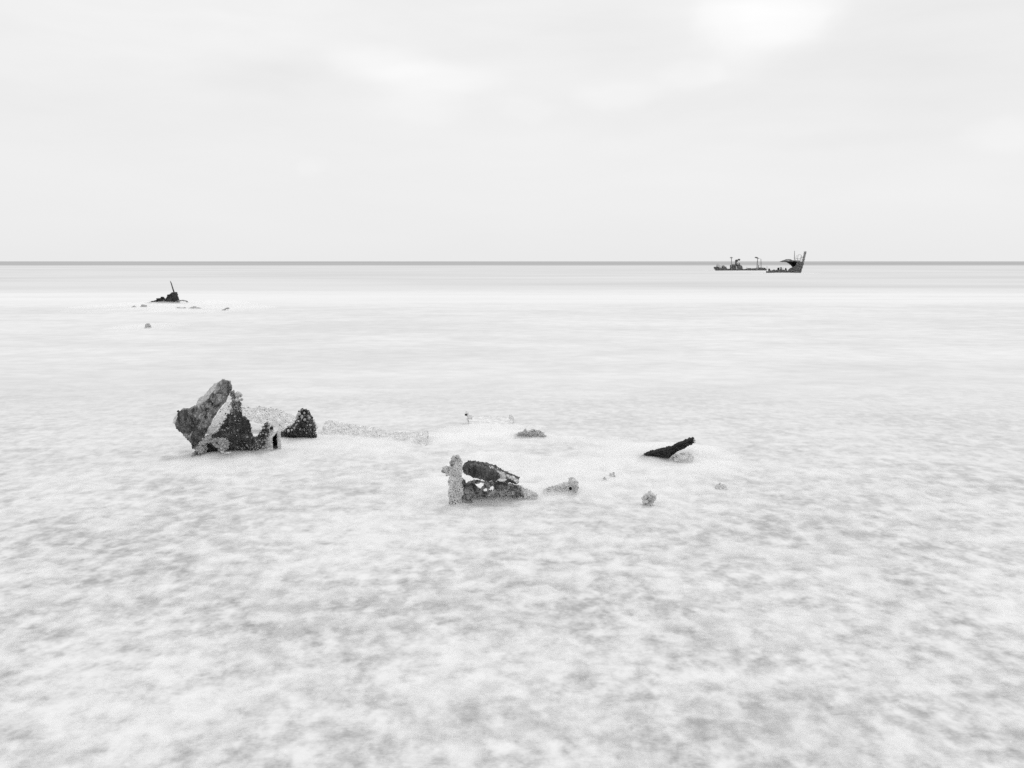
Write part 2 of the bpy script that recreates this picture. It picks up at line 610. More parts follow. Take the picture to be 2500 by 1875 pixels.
# ------------------------------------------------------------------ fine spray lying on the water round the wrecks
def mist(name, x0, x1, y0, y1, nx, ny, height, density, bed=0.06, sx=1.0, sy=1.0, seed=0.0, label='', centres=None, puffs=False):
    m = bpy.data.materials.new(name)
    m.use_nodes = True
    t = NT(m.node_tree)
    m.node_tree.nodes.clear()
    out = t.new('ShaderNodeOutputMaterial')
    pv = t.new('ShaderNodeVolumePrincipled')
    pv.inputs['Color'].default_value = (0.998, 0.998, 0.998, 1)
    pv.inputs['Density'].default_value = density
    pv.inputs['Anisotropy'].default_value = 0.0
    t.l.new(pv.outputs[0], out.inputs['Volume'])
    verts, faces = [], []
    for j in range(ny + 1):
        for i in range(nx + 1):
            u, v = i / nx, j / ny
            x, y = x0 + (x1 - x0) * u, y0 + (y1 - y0) * v
            e = min(1.0, 4.5 * min(u, 1 - u)) * min(1.0, 4.5 * min(v, 1 - v))
            e = e * e * (3 - 2 * e)
            q = Vector((x * sx, y * sy, seed))
            h = 0.66 + 0.66 * noise.noise(q) + 0.32 * noise.noise(q * 2.3) + 0.18 * noise.noise(q * 5.1)
            if puffs:
                q = Vector((x, y, seed))
                h = (0.30 + 0.50 * noise.noise(q * 1.1) + 0.70 * noise.noise(q * 2.9 + Vector((7, 3, 0))) + 0.45 * noise.noise(q * 6.0 + Vector((1, 9, 0))))
                h = max(0.0, h) ** 0.8
                if h > 1.0: h = 1.0 + 0.35 * (h - 1.0)
            if centres:
                k = 0.0
                for (cx, cy, rx, ry, a) in centres:
                    d = math.hypot((x - cx) / rx, (y - cy) / ry)
                    k = max(k, a * max(0.0, 1 - d * d) if d < 1 else 0.0)
                h = h * k
            z = -bed * 0.5 + (height + bed * 0.5) * h * e
            verts.append((x, y, max(z, -bed * 0.8)))
    n1 = len(verts)
    for j in range(ny + 1):
        for i in range(nx + 1):
            x, y = verts[j * (nx + 1) + i][:2]
            verts.append((x, y, -bed))
    for j in range(ny):
        for i in range(nx):
            a = j * (nx + 1) + i
            b_, c, d = a + 1, a + nx + 2, a + nx + 1
            faces.append((a, b_, c, d))
            faces.append((n1 + a, n1 + d, n1 + c, n1 + b_))
    for i in range(nx):
        a, b_ = i, i + 1
        faces.append((a, n1 + a, n1 + b_, b_))
        a, b_ = ny * (nx + 1) + i, ny * (nx + 1) + i + 1
        faces.append((b_, n1 + b_, n1 + a, a))
    for j in range(ny):
        a, b_ = j * (nx + 1), (j + 1) * (nx + 1)
        faces.append((b_, n1 + b_, n1 + a, a))
        a, b_ = a + nx, b_ + nx
        faces.append((a, n1 + a, n1 + b_, b_))
    me = bpy.data.meshes.new(name)
    me.from_pydata(verts, [], faces)
    me.update()
    o = link(name, me, m)
    tag(o, label, 'mist', kind='stuff')
    return o


def spots(*rows):
    out = []
    for px, py, rx, ry, a in rows:
        p = at(px, py, shore(py))
        out.append((p.x, p.y, rx, ry, a))
    return out


mist('sea_mist', -8.5, 6.5, 13.0, 24.0, 220, 170, 0.185, 8.5, sx=0.55, sy=0.75, seed=3.0,
     label='thin white spray lying on the shallow water round the near wreckage',
     centres=spots((540, 1112, 2.6, 2.6, 0.68), (720, 1085, 2.2, 2.2, 0.68), (950, 1085, 2.2, 1.8, 0.6), (1200, 1070, 2.2, 2.4, 0.62), (1180, 1222, 2.4, 2.0, 0.95), (1215, 1205, 1.3, 1.1, 1.3), (1400, 1115, 3.4, 2.6, 0.72),
                   (1380, 1190, 2.2, 2.0, 0.85), (1620, 1128, 2.4, 2.2, 0.95), (1650, 1180, 2.6, 1.8, 0.72), (1750, 1195, 1.6, 1.4, 0.6)))
mist('sea_mist', -11.5, 11.5, 3.5, 18.5, 460, 300, 0.10, 3.0, seed=14.0, puffs=True,
     label='puffs of white spray lying low over the mottled foreground water')
mist('sea_mist', -50.0, -14.0, 44.0, 96.0, 120, 140, 0.22, 0.9, sx=0.16, sy=0.3, seed=8.0,
     label='thin white spray round the wreck with the leaning spike',
     centres=spots((400, 745, 8.0, 14.0, 1.0), (500, 752, 7.0, 9.0, 0.9), (340, 750, 6.0, 9.0, 0.9), (358, 800, 3.0, 5.0, 0.9)))
mist('sea_mist', 60.0, 150.0, 262.0, 400.0, 90, 90, 0.40, 0.22, sx=0.04, sy=0.08, seed=5.0,
     label='thin white spray along the hull of the distant ship',
     centres=spots((1812, 661.5, 17.0, 22.0, 1.0), (1915, 667.5, 13.0, 16.0, 1.0)))


# ------------------------------------------------------------------ big encrusted wreck at left
def Z7(*pts): return [(420 + x / 7.213, 900 + y / 7.213) for x, y in pts]
def Z8(*pts): return [(570 + x / 9.76, 960 + y / 9.76) for x, y in pts]


def build_left_wreck():
    Yb = shore(1118)
    root = empty('hull_wreck', at(530, 1105, Yb), 'large jagged hull wreck of bent dark plates with barnacles, left foreground', 'wreck')
    # broad leaning plate
    def fold(x, y):
        # a ridge along the plate: sky-facing above it, overhanging below it
        c = (x - 564) * 0.863 + (y - 952) * 0.505
        s_ = Yb / FPX
        return (0.75 if c < -30 else 1.0) * abs(c + 30) * s_ - 0.2
    A = Z7((875, 205), (1030, 240), (1062, 365), (1040, 400), (945, 600), (820, 740), (720, 900), (600, 1140), (570, 1230),
           (420, 1420), (340, 1430), (335, 1300), (150, 1120), (60, 1010), (120, 830), (150, 745), (200, 725), (300, 720),
           (380, 680), (480, 650), (560, 600), (640, 545), (660, 480), (750, 400), (760, 330), (860, 225))
    a = slab('bent_plate', A, Yb + 0.50, M['iron'], root, step=1.3, thick=0.10, back=(-0.25, 1, 0.25), tx=0.15, tz=-0.05,
             rough=0.011, freq=6.0, ragged=1.0, seed=1.0, warp=fold)
    crust(a, 'barnacles', 140, 0.005, 0.018, M['iron'], a, seed=2)
    crust(a, 'barnacles', 90, 0.006, 0.018, M['barn'], a, seed=3)
    # paler plate behind its upper edge, painting the sky-lit top rim
    B = Z7((410, 640), (470, 520), (560, 465), (640, 360), (740, 262), (870, 205), (860, 330), (700, 470), (600, 620), (480, 680))
    slab('rear_plate', B, Yb + 0.80, M['plate_grey'], root, step=1.4, thick=0.05, tz=1.2, rough=0.012, ragged=1.4, seed=2.0)
    # left flange and its pale end
    Cc = Z7((110, 750), (200, 720), (250, 800), (430, 1060), (580, 1230), (470, 1350), (330, 1330), (150, 1130), (40, 1010), (60, 930), (90, 850))
    c = slab('flange', Cc, Yb + 0.36, M['iron_beam'], root, step=1.4, thick=0.07, tx=-0.2, tz=-0.35, rough=0.012, ragged=1.3, seed=3.0)
    crust(c, 'barnacles', 120, 0.006, 0.020, M['barn_dark'], c, seed=4)
    Ce = Z7((10, 945), (30, 860), (90, 790), (140, 880), (150, 960), (60, 985))
    slab('flange_end', Ce, Yb + 0.33, M['shell'], root, step=1.2, thick=0.12, tz=0.5, rough=0.02, ragged=1.6, seed=4.0)
    q = [(100, 740), (210, 870), (330, 1030), (430, 1140), (565, 1220)]
    tube('rod', [at(*Z7(pp)[0], Yb + 0.27 - 0.03 * k) for k, pp in enumerate(q)], [0.024, 0.015, 0.011, 0.013, 0.015], M['iron_dark'], root,
         seg=8, rough=0.006, freq=20)
    # bright ledge, the light it catches painted into its pale colour
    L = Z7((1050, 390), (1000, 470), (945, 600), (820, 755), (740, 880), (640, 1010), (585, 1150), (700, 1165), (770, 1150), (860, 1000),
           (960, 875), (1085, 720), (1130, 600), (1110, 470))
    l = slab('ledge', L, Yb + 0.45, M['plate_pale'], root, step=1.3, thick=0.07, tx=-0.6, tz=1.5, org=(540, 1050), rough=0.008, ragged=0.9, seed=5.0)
    crust(l, 'barnacles', 130, 0.005, 0.018, M['barn_dark'], l, seed=6,
          accept=lambda nr, p: (p[:, 0] > np.median(p[:, 0]) + 0.06) * 1.0 + 0.04)
    # dark overhanging side
    U = Z7((1035, 365), (1095, 480), (1185, 590), (1190, 780), (1100, 800), (1000, 860), (930, 930), (960, 870), (1050, 720), (1050, 560))
    u = slab('upper_edge', U, Yb + 0.30, M['iron_mid'], root, step=1.3, thick=0.12, tx=0.1, tz=0.1, org=(560, 1010), rough=0.03, freq=9, ragged=2.0, seed=12.0)
    crust(u, 'barnacles', 420, 0.006, 0.02, M['barn_dark'], u, seed=17)
    crust(u, 'barnacles', 160, 0.006, 0.02, M['barn'], u, seed=18)
    S = Z7((1080, 745), (1170, 765), (1215, 850), (1285, 880), (1335, 930), (1362, 1000), (1360, 1050), (1400, 1210),
           (1420, 1330), (1400, 1540), (900, 1600), (700, 1560), (690, 1170), (770, 1150), (860, 1010), (900, 960), (960, 880), (1010, 800))
    s = slab('side_plate', S, Yb + 0.28, M['iron_dark'], root, step=1.3, thick=0.12, tx=0.25, tz=-0.30, org=(560, 1090), rough=0.018, freq=8, ragged=1.3, seed=6.0)
    crust(s, 'barnacles', 260, 0.005, 0.022, M['barn'], s, seed=7, power=4)
    crust(s, 'barnacles', 220, 0.006, 0.02, M['barn_dark'], s, seed=19)
    crust(s, 'barnacles', 400, 0.006, 0.02, M['iron_dark'], s, seed=8)
    # growths on the right edge
    for (x, y, r, m) in [(1165, 455, 55, 'shell_grey'), (1205, 470, 33, 'iron'), (1225, 545, 26, 'shell_grey'), (1150, 540, 38, 'shell'), (1250, 850, 36, 'shell')]:
        px, py = Z7((x, y))[0]
        rr = r / 7.213 * Yb / FPX
        lump('knob', at(px, py, Yb + 0.28), (rr, rr, rr), M[m], root, seed=x * 0.1, sub=3, rough=0.3)
    # arch at the foot
    D = Z7((290, 1640), (340, 1530), (400, 1430), (480, 1300), (560, 1215), (640, 1175), (720, 1170), (790, 1235), (840, 1215), (900, 1220), (940, 1310),
           (940, 1400), (900, 1450), (860, 1440), (830, 1420), (770, 1390), (720, 1345), (680, 1325), (630, 1315), (580, 1325), (550, 1350), (540, 1400), (520, 1450),
           (470, 1520), (400, 1640))
    d = slab('arch', D, Yb - 0.02, M['shell_grey'], root, step=1.1, thick=0.42, back=(0.15, 1, 0.0), tz=0.55, org=(500, 1112), rough=0.04, freq=12, ragged=3.0, seed=7.0)
    crust(d, 'barnacles', 150, 0.02, 0.05, M['shell_grey'], d, seed=21, power=1.5, sink=0.5, accept=lambda nr, p: (nr[:, 1] < 0.2) * 1.0)
    crust(d, 'barnacles', 60, 0.015, 0.04, M['iron_beam'], d, seed=22, power=1.5, sink=0.4, accept=lambda nr, p: (nr[:, 1] < 0.2) * 1.0)
    crust(d, 'barnacles', 500, 0.008, 0.028, M['barn'], d, seed=9, accept=lambda nr, p: (nr[:, 1] < 0.2) * 1.0)
    slab('hollow_shade', Z7((470, 1290), (560, 1240), (900, 1240), (930, 1640), (420, 1640)), Yb + 0.22, M['iron_black'], root, step=1.6, thick=0.1, rough=0.01, ragged=1.0, seed=13.0)  # black backing added to paint the shade inside the arch
    tube('sprig', [at(*Z7(pp)[0], Yb - 0.02) for pp in [(850, 1440), (890, 1475), (980, 1490), (1050, 1480)]], [0.022, 0.02, 0.016, 0.018], M['shell'], root,
         rough=0.02, freq=18)
    # low wall running right
    E = Z8((330, 1030), (430, 1055), (580, 1010), (680, 870), (740, 745), (800, 690), (850, 780), (840, 900), (760, 1200), (650, 1330), (300, 1460), (150, 1400))
    e = slab('low_wall', E, Yb + 0.42, M['iron_dark'], root, step=1.3, thick=0.07, rough=0.024, ragged=1.8, seed=8.0, tx=0.3)
    crust(e, 'barnacles', 260, 0.008, 0.026, M['barn'], e, seed=10, accept=lambda nr, p: np.clip(nr[:, 2] + 0.15, 0, 1))
    # pebbly sheet behind
    G = Z8((60, 330), (150, 275), (280, 305), (450, 375), (590, 300), (780, 335), (950, 370), (1100, 410), (1250, 470), (1480, 560), (1520, 680),
           (1420, 800), (1320, 900), (1200, 900), (1010, 860), (960, 790), (660, 735), (400, 660), (180, 610), (60, 500))
    gY = shore(1062) + 0.1
    g = slab('pebbled_sheet', G, gY, M['shell_pale'], root, step=1.3, thick=0.06, tz=1.5, org=(640, 1045), rough=0.022, freq=9, ragged=2.0, seed=9.0)
    crust(g, 'barnacles', 1200, 0.008, 0.02, M['shell_pale'], g, seed=11, sink=0.85)
    crust(g, 'barnacles', 170, 0.006, 0.014, M['iron_dark'], g, seed=12)
    # knobbly heap at the right end
    H = Z8((1545, 560), (1565, 450), (1590, 350), (1632, 480), (1682, 378), (1708, 500), (1752, 420), (1785, 540), (1830, 610), (1850, 730), (1900, 860), (1915, 1060),
           (1500, 1180), (1120, 1180), (1110, 945), (1240, 880), (1370, 835), (1430, 730), (1500, 690))
    h = slab('encrusted_heap', H, shore(1075), M['iron_dark'], root, step=1.3, thick=0.22, rough=0.05, freq=8, ragged=1.7, bulge=0.15, seed=10.0, tx=-0.1, tz=0.15)
    crust(h, 'barnacles', 200, 0.008, 0.028, M['barn'], h, seed=13, accept=lambda nr, p: np.clip(nr[:, 2] + 0.1, 0, 1) * (p[:, 2] > 0.15), power=1.6)
    crust(h, 'barnacles', 60, 0.006, 0.02, M['barn'], h, seed=20)
    crust(h, 'barnacles', 300, 0.010, 0.030, M['iron_dark'], h, seed=14, power=1.6)
    for (x, y, r, m) in [(1690, 470, 30, 'iron'), (1775, 545, 34, 'iron'), (1560, 490, 44, 'shell'),
                         (1520, 560, 36, 'shell_grey'), (1630, 560, 46, 'shell_grey'), (1800, 590, 40, 'iron'), (1500, 770, 42, 'shell'), (1590, 700, 38, 'shell'), (1470, 830, 34, 'shell'), (1310, 890, 30, 'shell'), (1430, 800, 28, 'shell_grey'), (1540, 660, 34, 'shell'),
                         (1700, 630, 40, 'shell_grey'), (1390, 870, 30, 'shell')]:
        px, py = Z8((x, y))[0]
        rr = r / 9.76 * shore(1075) / FPX
        lump('knob', at(px, py, shore(1075) - 0.06), (rr * random.uniform(0.7, 1.1), rr, rr * random.uniform(0.8, 1.2)), M[m], root, seed=x * 0.13 + y, sub=3, rough=0.5)
    K = Z8((1830, 640), (1910, 620), (1960, 720), (2010, 850), (1960, 900), (1900, 880))
    k = slab('gravel_edge', K, shore(1062), M['shell_pale'], root, step=1.3, thick=0.08, tz=0.8, rough=0.03, ragged=2.2, seed=11.0)
    crust(k, 'barnacles', 160, 0.008, 0.022, M['shell_pale'], k, seed=15)
    # hooded pipe stump: a split shell, crusted outside, inner rust near black to paint the hollow's shade
    Yf = shore(1100) + 0.12
    base = at(661, 1102, Yf)
    sc = Yf / FPX
    verts, faces, mi = [], [], []
    nr_, na = 26, 40
    a0, a1 = math.radians(-20), math.radians(278)     # angle 0 = +x, missing sector faces right and forward
    a0, a1 = math.radians(-18), math.radians(-18 + 305)
    prof = []
    for j in range(nr_ + 1):
        f = j / nr_
        zz = (-8 + 66 * f) * sc
        rad = 25 * sc * (1.0 - 0.10 * f) if f < 0.72 else 25 * sc * (0.93 * math.sqrt(max(0.02, 1 - ((f - 0.72) / 0.30) ** 2)) + 0.02)
        prof.append((zz, rad))
    def pt(j, i, inner):
        zz, rad = prof[j]
        fz = min(1.0, max(0.0, (j / nr_ - 0.60) / 0.26)); fz = fz * fz * (3 - 2 * fz)
        a1j = math.radians(297 + 44 * fz); an = a0 + (a1j - a0) * i / na
        if inner: rad = max(rad - 4.5 * sc, 0.003)
        x, y = math.cos(an) * rad, math.sin(an) * rad * 0.9
        v = Vector((base.x + x, base.y + y, zz - (3.5 * sc if inner and j == nr_ else 0)))
        if not inner:
            q = v * 12
            v += Vector((math.cos(an), math.sin(an), 0.2)) * 0.028 * (fbm(q, 3) + 0.6 * fbm(q * 3, 2))
        return v
    for inner in (0, 1):
        for j in range(nr_ + 1):
            for i in range(na + 1):
                verts.append(pt(j, i, inner))
    N = (nr_ + 1) * (na + 1)
    # missing sector: between a1 (=287 deg, front slightly right) and 342 deg
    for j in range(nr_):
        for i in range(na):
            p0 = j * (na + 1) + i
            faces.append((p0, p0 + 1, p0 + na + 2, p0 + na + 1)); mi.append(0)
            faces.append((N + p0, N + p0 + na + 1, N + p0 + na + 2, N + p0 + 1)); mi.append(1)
        for i, fl in ((0, True), (na, False)):
            p0 = j * (na + 1) + i
            f = (p0, p0 + na + 1, N + p0 + na + 1, N + p0)
            faces.append(f if fl else f[::-1]); mi.append(0)
    for i in range(na):
        p0 = nr_ * (na + 1) + i
        faces.append((p0, p0 + 1, N + p0 + 1, N + p0)); mi.append(0)
    me = bpy.data.meshes.new('pipe_stump')
    me.from_pydata([tuple(v) for v in verts], [], faces)
    me.update()
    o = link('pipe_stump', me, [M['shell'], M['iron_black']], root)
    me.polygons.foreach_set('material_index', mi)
    crust(o, 'barnacles', 420, 0.007, 0.020, M['shell'], o, seed=16, accept=lambda nr, p: (np.hypot(p[:, 0] - base.x, p[:, 1] - base.y) > 21 * sc) * 1.0 + 0.0)
    for (x, y, r) in [(800, 745, 62), (905, 835, 45)]:  # dark ring, and a black lump painting the shade of a hole
        px, py = Z8((x, y))[0]
        rr = r / 9.76 * Yf / FPX
        lump('knob', at(px, py, Yf - 0.16 if y > 800 else Yf), (rr, rr, rr * 0.8), M['iron_black'], root, seed=x * 0.1, sub=3)
    for (x, y, r) in [(930, 775, 30), (975, 790, 22), (700, 800, 30)]:
        px, py = Z8((x, y))[0]
        rr = r / 9.76 * Yf / FPX
        lump('knob', at(px, py, Yf), (rr, rr, rr * 0.8), M['shell_grey'], root, seed=x * 0.1, sub=3)


build_left_wreck()


# ------------------------------------------------------------------ flat crusted girder beside it
def build_girder():   # flat on the water
    def Z(*pts): return [(760 + x / 6.9125, 1000 + y / 6.9125) for x, y in pts]
    P = Z((170, 400), (180, 330), (235, 200), (300, 182), (500, 228), (800, 268), (1150, 328), (1350, 378), (1600, 385), (1900, 385), (1915, 352), (1968, 350), (1955, 620),
          (1880, 640), (1640, 630), (1400, 595), (1050, 555), (700, 525), (400, 500), (180, 480))
    Y = shore(1073)
    root = empty('crusted_girder', at(915, 1060, Y), 'long flat pale girder crusted with shells, awash right of the big hull wreck', 'girder')
    g = slab('girder_face', P, Y, M['shell_pale'], root, step=1.3, thick=0.10, tz=1.6, org=(915, 1070), rough=0.018, freq=9, ragged=1.5, seed=21.0, tx=-0.36,
             holes=[Z((1815, 400), (1870, 395), (1860, 440), (1820, 440))])
    crust(g, 'barnacles', 700, 0.006, 0.016, M['shell_pale'], g, seed=22, sink=0.95)
    crust(g, 'barnacles', 120, 0.005, 0.013, M['iron'], g, seed=23)
    e = slab('girder_end', Z((1900, 440), (1965, 360), (1970, 450), (1955, 620), (1900, 660), (1880, 540)), Y - 0.05, M['shell_grey'], root, step=1.2, thick=0.14, tx=0.8, rough=0.02,
             ragged=1.2, seed=24.0)


build_girder()


# ------------------------------------------------------------------ centre wreck: post, sloping beam, holed plate
def build_centre_wreck():
    def Z(*pts): return [(1050 + x / 5.53, 1080 + y / 5.53) for x, y in pts]
    Y = shore(1233)
    s = Y / FPX
    root = empty('frame_wreck', at(1180, 1220, Y), 'wreck of an upright crusted post with a sloping dark beam and holed plate', 'wreck')
    path = [(350, 900), (350, 830), (345, 740), (350, 650), (338, 560), (338, 450), (345, 360), (355, 300), (345, 240), (352, 195)]
    rad = [92, 80, 88, 92, 80, 82, 78, 72, 68, 38]
    post = tube('post', [at(*Z(p)[0], Y) for p in path], [r / 5.53 * s for r in rad], M['shell'], root, seg=40, sub=7, rough=0.030, freq=9, seed=4.0)
    crust(post, 'barnacles', 1900, 0.006, 0.020, M['shell'], post, seed=31, power=1.8)
    crust(post, 'barnacles', 260, 0.006, 0.014, M['iron_dark'], post, seed=32)
    for (x, y, r, m) in [(370, 190, 26, 'shell_grey'), (320, 225, 34, 'shell_grey'), (300, 280, 40, 'iron'), (390, 235, 30, 'shell_grey')]:
        px, py = Z((x, y))[0]
        rr = r / 5.53 * s
        lump('knob', at(px, py, Y - 0.07), (rr, rr, rr), M[m], root, sub=3, seed=x * .07)
    nub = tube('nub', [at(*Z(p)[0], Y) for p in [(260, 430), (235, 390), (205, 345), (200, 325)]], [0.06, 0.05, 0.052, 0.03], M['shell'], root, seg=16, rough=0.022, freq=12)
    crust(nub, 'barnacles', 120, 0.006, 0.016, M['shell'], nub, seed=33)
    lump('knob', at(*Z((190, 385))[0], Y), (0.045, 0.05, 0.035), M['iron'], root, sub=3, seed=2.2)
    leg = slab('leg', Z((415, 500), (450, 520), (500, 620), (560, 740), (570, 900), (420, 900)), Y + 0.10, M['iron'], root, step=1.3, thick=0.12, rough=0.025, ragged=1.4, seed=33.0)
    # sloping beam
    Bm = Z((430, 352), (505, 312), (660, 328), (760, 350), (860, 375), (960, 440), (1080, 490), (1200, 545), (1180, 570), (1080, 552), (900, 532), (750, 530), (620, 482), (450, 428))
    b = slab('beam', Bm, Y + 0.16, M['iron_beam'], root, step=1.2, thick=0.26, back=(0.1, 1, 0.12), tx=0.0, tz=-0.1, rough=0.018, freq=10, ragged=1.5, seed=34.0)   # rough rolled section
    crust(b, 'barnacles', 700, 0.005, 0.014, M['barn_dark'], b, seed=34)
    top = Z((560, 322), (740, 322), (860, 350), (960, 428), (1090, 468), (1195, 530), (1192, 552), (1090, 500), (960, 455), (850, 382), (740, 348))
    tp = slab('beam_lit_top', top, Y + 0.10, M['shell'], root, step=1.2, thick=0.12, tz=0.45, rough=0.025, freq=11, ragged=1.8, seed=35.0)  # the beam's lit top, painted as a pale strip
    crust(tp, 'barnacles', 500, 0.006, 0.018, M['shell'], tp, seed=35)
    lump('knob', at(*Z((970, 505))[0], Y + 0.15), (0.075, 0.05, 0.03), M['shell_pale'], root, sub=3, seed=7.7)
    lump('knob', at(*Z((985, 470))[0], Y + 0.15), (0.05, 0.05, 0.045), M['shell_grey'], root, sub=3, seed=1.7)
    # plate with holes
    Pl = Z((440, 565), (600, 505), (760, 532), (890, 528), (1080, 556), (1220, 592), (1255, 660), (1300, 900), (440, 900))
    holes = [Z((800, 620), (812, 598), (838, 592), (860, 602), (864, 625), (850, 648), (822, 652), (804, 640)),
             Z((606, 562), (660, 556), (690, 545), (722, 555), (715, 590), (680, 622), (645, 618), (625, 590)),
             Z((718, 640), (735, 625), (765, 630), (772, 655), (750, 672), (725, 662))]
    pl = slab('holed_plate', Pl, Y + 0.34, M['iron'], root, step=1.1, thick=0.035, rough=0.012, freq=10, ragged=1.0, seed=36.0, holes=holes, tz=-0.15)
    crust(pl, 'barnacles', 500, 0.005, 0.014, M['barn_dark'], pl, seed=37)
    Tl = Z((1180, 575), (1260, 610), (1330, 650), (1420, 690), (1460, 740), (1180, 760))
    tl = slab('tail', Tl, Y + 0.30, M['shell'], root, step=1.2, thick=0.08, tz=0.5, rough=0.02, freq=11, ragged=1.8, seed=38.0)
    crust(tl, 'barnacles', 260, 0.006, 0.016, M['shell'], tl, seed=38)


build_centre_wreck()


def fragment(name, poly, Y, mat, label, cat, thick=0.14, tz=0.4, tx=0.0, seed=0.0, n=500, bm='barn', rmax=0.02, step=1.2, rough=0.025, ragged=1.6, group=None, bulge=0.0, rmin=0.006, accept=None):
    xs = [p[0] for p in poly]
    root = empty(name, at(sum(xs) / len(xs), max(p[1] for p in poly), Y), label, cat, group)
    b = slab('crust_body', poly, Y, M[mat], root, step=step, thick=thick, tz=tz, tx=tx, rough=rough, freq=10, ragged=ragged, seed=seed, bulge=bulge)
    if n:
        crust(b, 'barnacles', n, rmin, rmax, M[bm], b, seed=int(seed * 10) + 1, accept=accept)
    return root


def build_fragments():
    def Z2(*pts): return [(1050 + x / 5.53, 1080 + y / 5.53) for x, y in pts]
    def Z5(*pts): return [(1100 + x / 8.508, 980 + y / 8.508) for x, y in pts]
    def Z6(*pts): return [(1520 + x / 7.9, 1050 + y / 7.9) for x, y in pts]
    # crusted fragment with a raised knob
    r = fragment('crusted_fragment', Z2((1530, 660), (1700, 605), (1800, 580), (1880, 560), (1885, 510), (1930, 488), (2005, 550), (1995, 650), (1950, 700), (1940, 760), (1560, 730)),
                 shore(1210), 'shell', 'low shell-crusted fragment rising to a knob, right of the holed plate', 'fragment', seed=41.0, n=900, bm='shell', tz=0.5)
    for (x, y, q, m) in [(1895, 622, 22, 'iron_black'), (1940, 540, 44, 'shell'), (1965, 640, 34, 'shell_grey')]:  # black lump paints the shade at the tip's lower left
        px, py = Z2((x, y))[0]
        rr = q / 5.53 * shore(1210) / FPX
        lump('knob', at(px, py, shore(1210) + (0.0 if m == 'iron_black' else 0.0)), (rr, rr, rr), M[m], r, sub=3, seed=x * .05)
    # pale sheet just awash
    root = empty('sunken_sheet', at(1195, 1040, shore(1035)), 'pale rectangular sheet just awash with one dark broken corner tip', 'sheet')
    slab('sheet_face', Z5((340, 320), (420, 300), (700, 310), (1000, 305), (1280, 300), (1310, 420), (1305, 620), (1000, 640), (600, 640), (350, 635), (370, 450)), shore(1050), M['shell_pale'], root,
         step=1.5, thick=0.015, tz=4.8, org=(1200, 1051), rough=0.004, ragged=1.8, seed=42.0)
    t1 = slab('corner_tip', Z5((285, 250), (330, 195), (390, 250), (450, 310), (440, 380), (330, 390), (350, 300)), shore(1034), M['shell_pale'], root, step=1.0, thick=0.06, tz=0.4, rough=0.02, ragged=1.2, seed=43.0)
    lump('knob', at(*Z5((322, 278))[0], shore(1034) - 0.04), (0.035, 0.03, 0.025), M['iron_black'], root, sub=3, seed=3)
    slab('far_corner', Z5((1200, 300), (1260, 265), (1310, 340), (1320, 400), (1230, 400)), shore(1034), M['shell_pale'], root, step=1.0, thick=0.06, tz=0.4, rough=0.02, ragged=1.4, seed=44.0)
    # low mound
    r = fragment('crusted_mound', Z5((1290, 860), (1330, 745), (1440, 680), (1500, 655), (1545, 600), (1590, 650), (1660, 625), (1770, 615), (1830, 640), (1930, 710), (2000, 770), (2030, 860)), shore(1072),
                 'shell_grey', 'small low mound of crusted metal beyond the sloping beam', 'fragment', seed=45.0, n=200, rmax=0.016, bm='shell_pale', tz=0.5, thick=0.25, ragged=3.0, rough=0.05,
                 accept=lambda nr, p: np.clip(nr[:, 2] - 0.1, 0, 1))
    # dark plank
    Y = shore(1127)
    root = empty('broken_plank', at(1620, 1122, Y), 'dark plank tilted out of the water with its lit top edge painted white', 'plank')
    P = Z6((250, 640), (345, 560), (520, 455), (800, 390), (960, 355), (1150, 262), (1340, 190), (1385, 178), (1412, 215), (1370, 262), (1290, 295), (1210, 362), (1160, 365), (970, 485), (900, 560), (860, 700), (400, 720))
    pl = slab('plank_side', P, Y, M['iron_black'], root, step=1.1, thick=0.16, back=(0.05, 1, 0.2), tz=-0.25, tx=0.1, org=(1600, 1122), rough=0.014, freq=10, ragged=1.0, seed=46.0)
    crust(pl, 'barnacles', 200, 0.004, 0.012, M['iron_black'], pl, seed=46)
    T = Z6((340, 560), (520, 450), (800, 375), (960, 335), (1130, 245), (1240, 180), (1340, 165), (1400, 175), (1415, 225), (1340, 215), (1150, 285), (960, 370), (800, 405), (520, 470))
    tt = slab('plank_top', T, Y + 0.05, M['shell_pale'], root, step=1.1, thick=0.10, tz=1.6, tx=0.1, org=(1600, 1118), rough=0.016, freq=12, ragged=1.3, seed=47.0)  # lit top face, its brightness put into the pale colour
    crust(tt, 'barnacles', 300, 0.006, 0.016, M['shell_pale'], tt, seed=47)
    for (x, y, q) in [(1375, 205, 32), (1390, 235, 22)]:
        px, py = Z6((x, y))[0]
        rr = q / 7.9 * Y / FPX
        lump('knob', at(px, py, Y + 0.02), (rr, rr, rr), M['shell'], root, sub=3, seed=x * .05)
    # white crusted stones under the plank
    r = fragment('white_rock', Z6((985, 560), (1000, 525), (1060, 515), (1160, 500), (1190, 465), (1240, 450), (1330, 475), (1368, 520), (1360, 580), (1280, 640), (1000, 600)), shore(1127) - 0.12,
                 'shell_pale', 'low white crusted rock at the foot of the dark tilted plank', 'rock', seed=48.0, n=360, bm='shell_pale', tz=1.5, thick=0.2)
    # round knobbly rock
    Yr = shore(1232)
    root = empty('round_rock', at(1584.5, 1228, Yr), 'round knobbly grey rock standing alone in front of the dark plank', 'rock')
    sc = Yr / FPX
    bsh = lump('rock_body', at(1584.5, 1221, Yr), (12.5 * sc, 12 * sc, 14.0 * sc), M['shell'], root, rough=0.9, freq=1.7, sub=5, seed=5.1, fine=0.3)
    crust(bsh, 'barnacles', 160, 0.006, 0.024, M['shell'], bsh, seed=51)
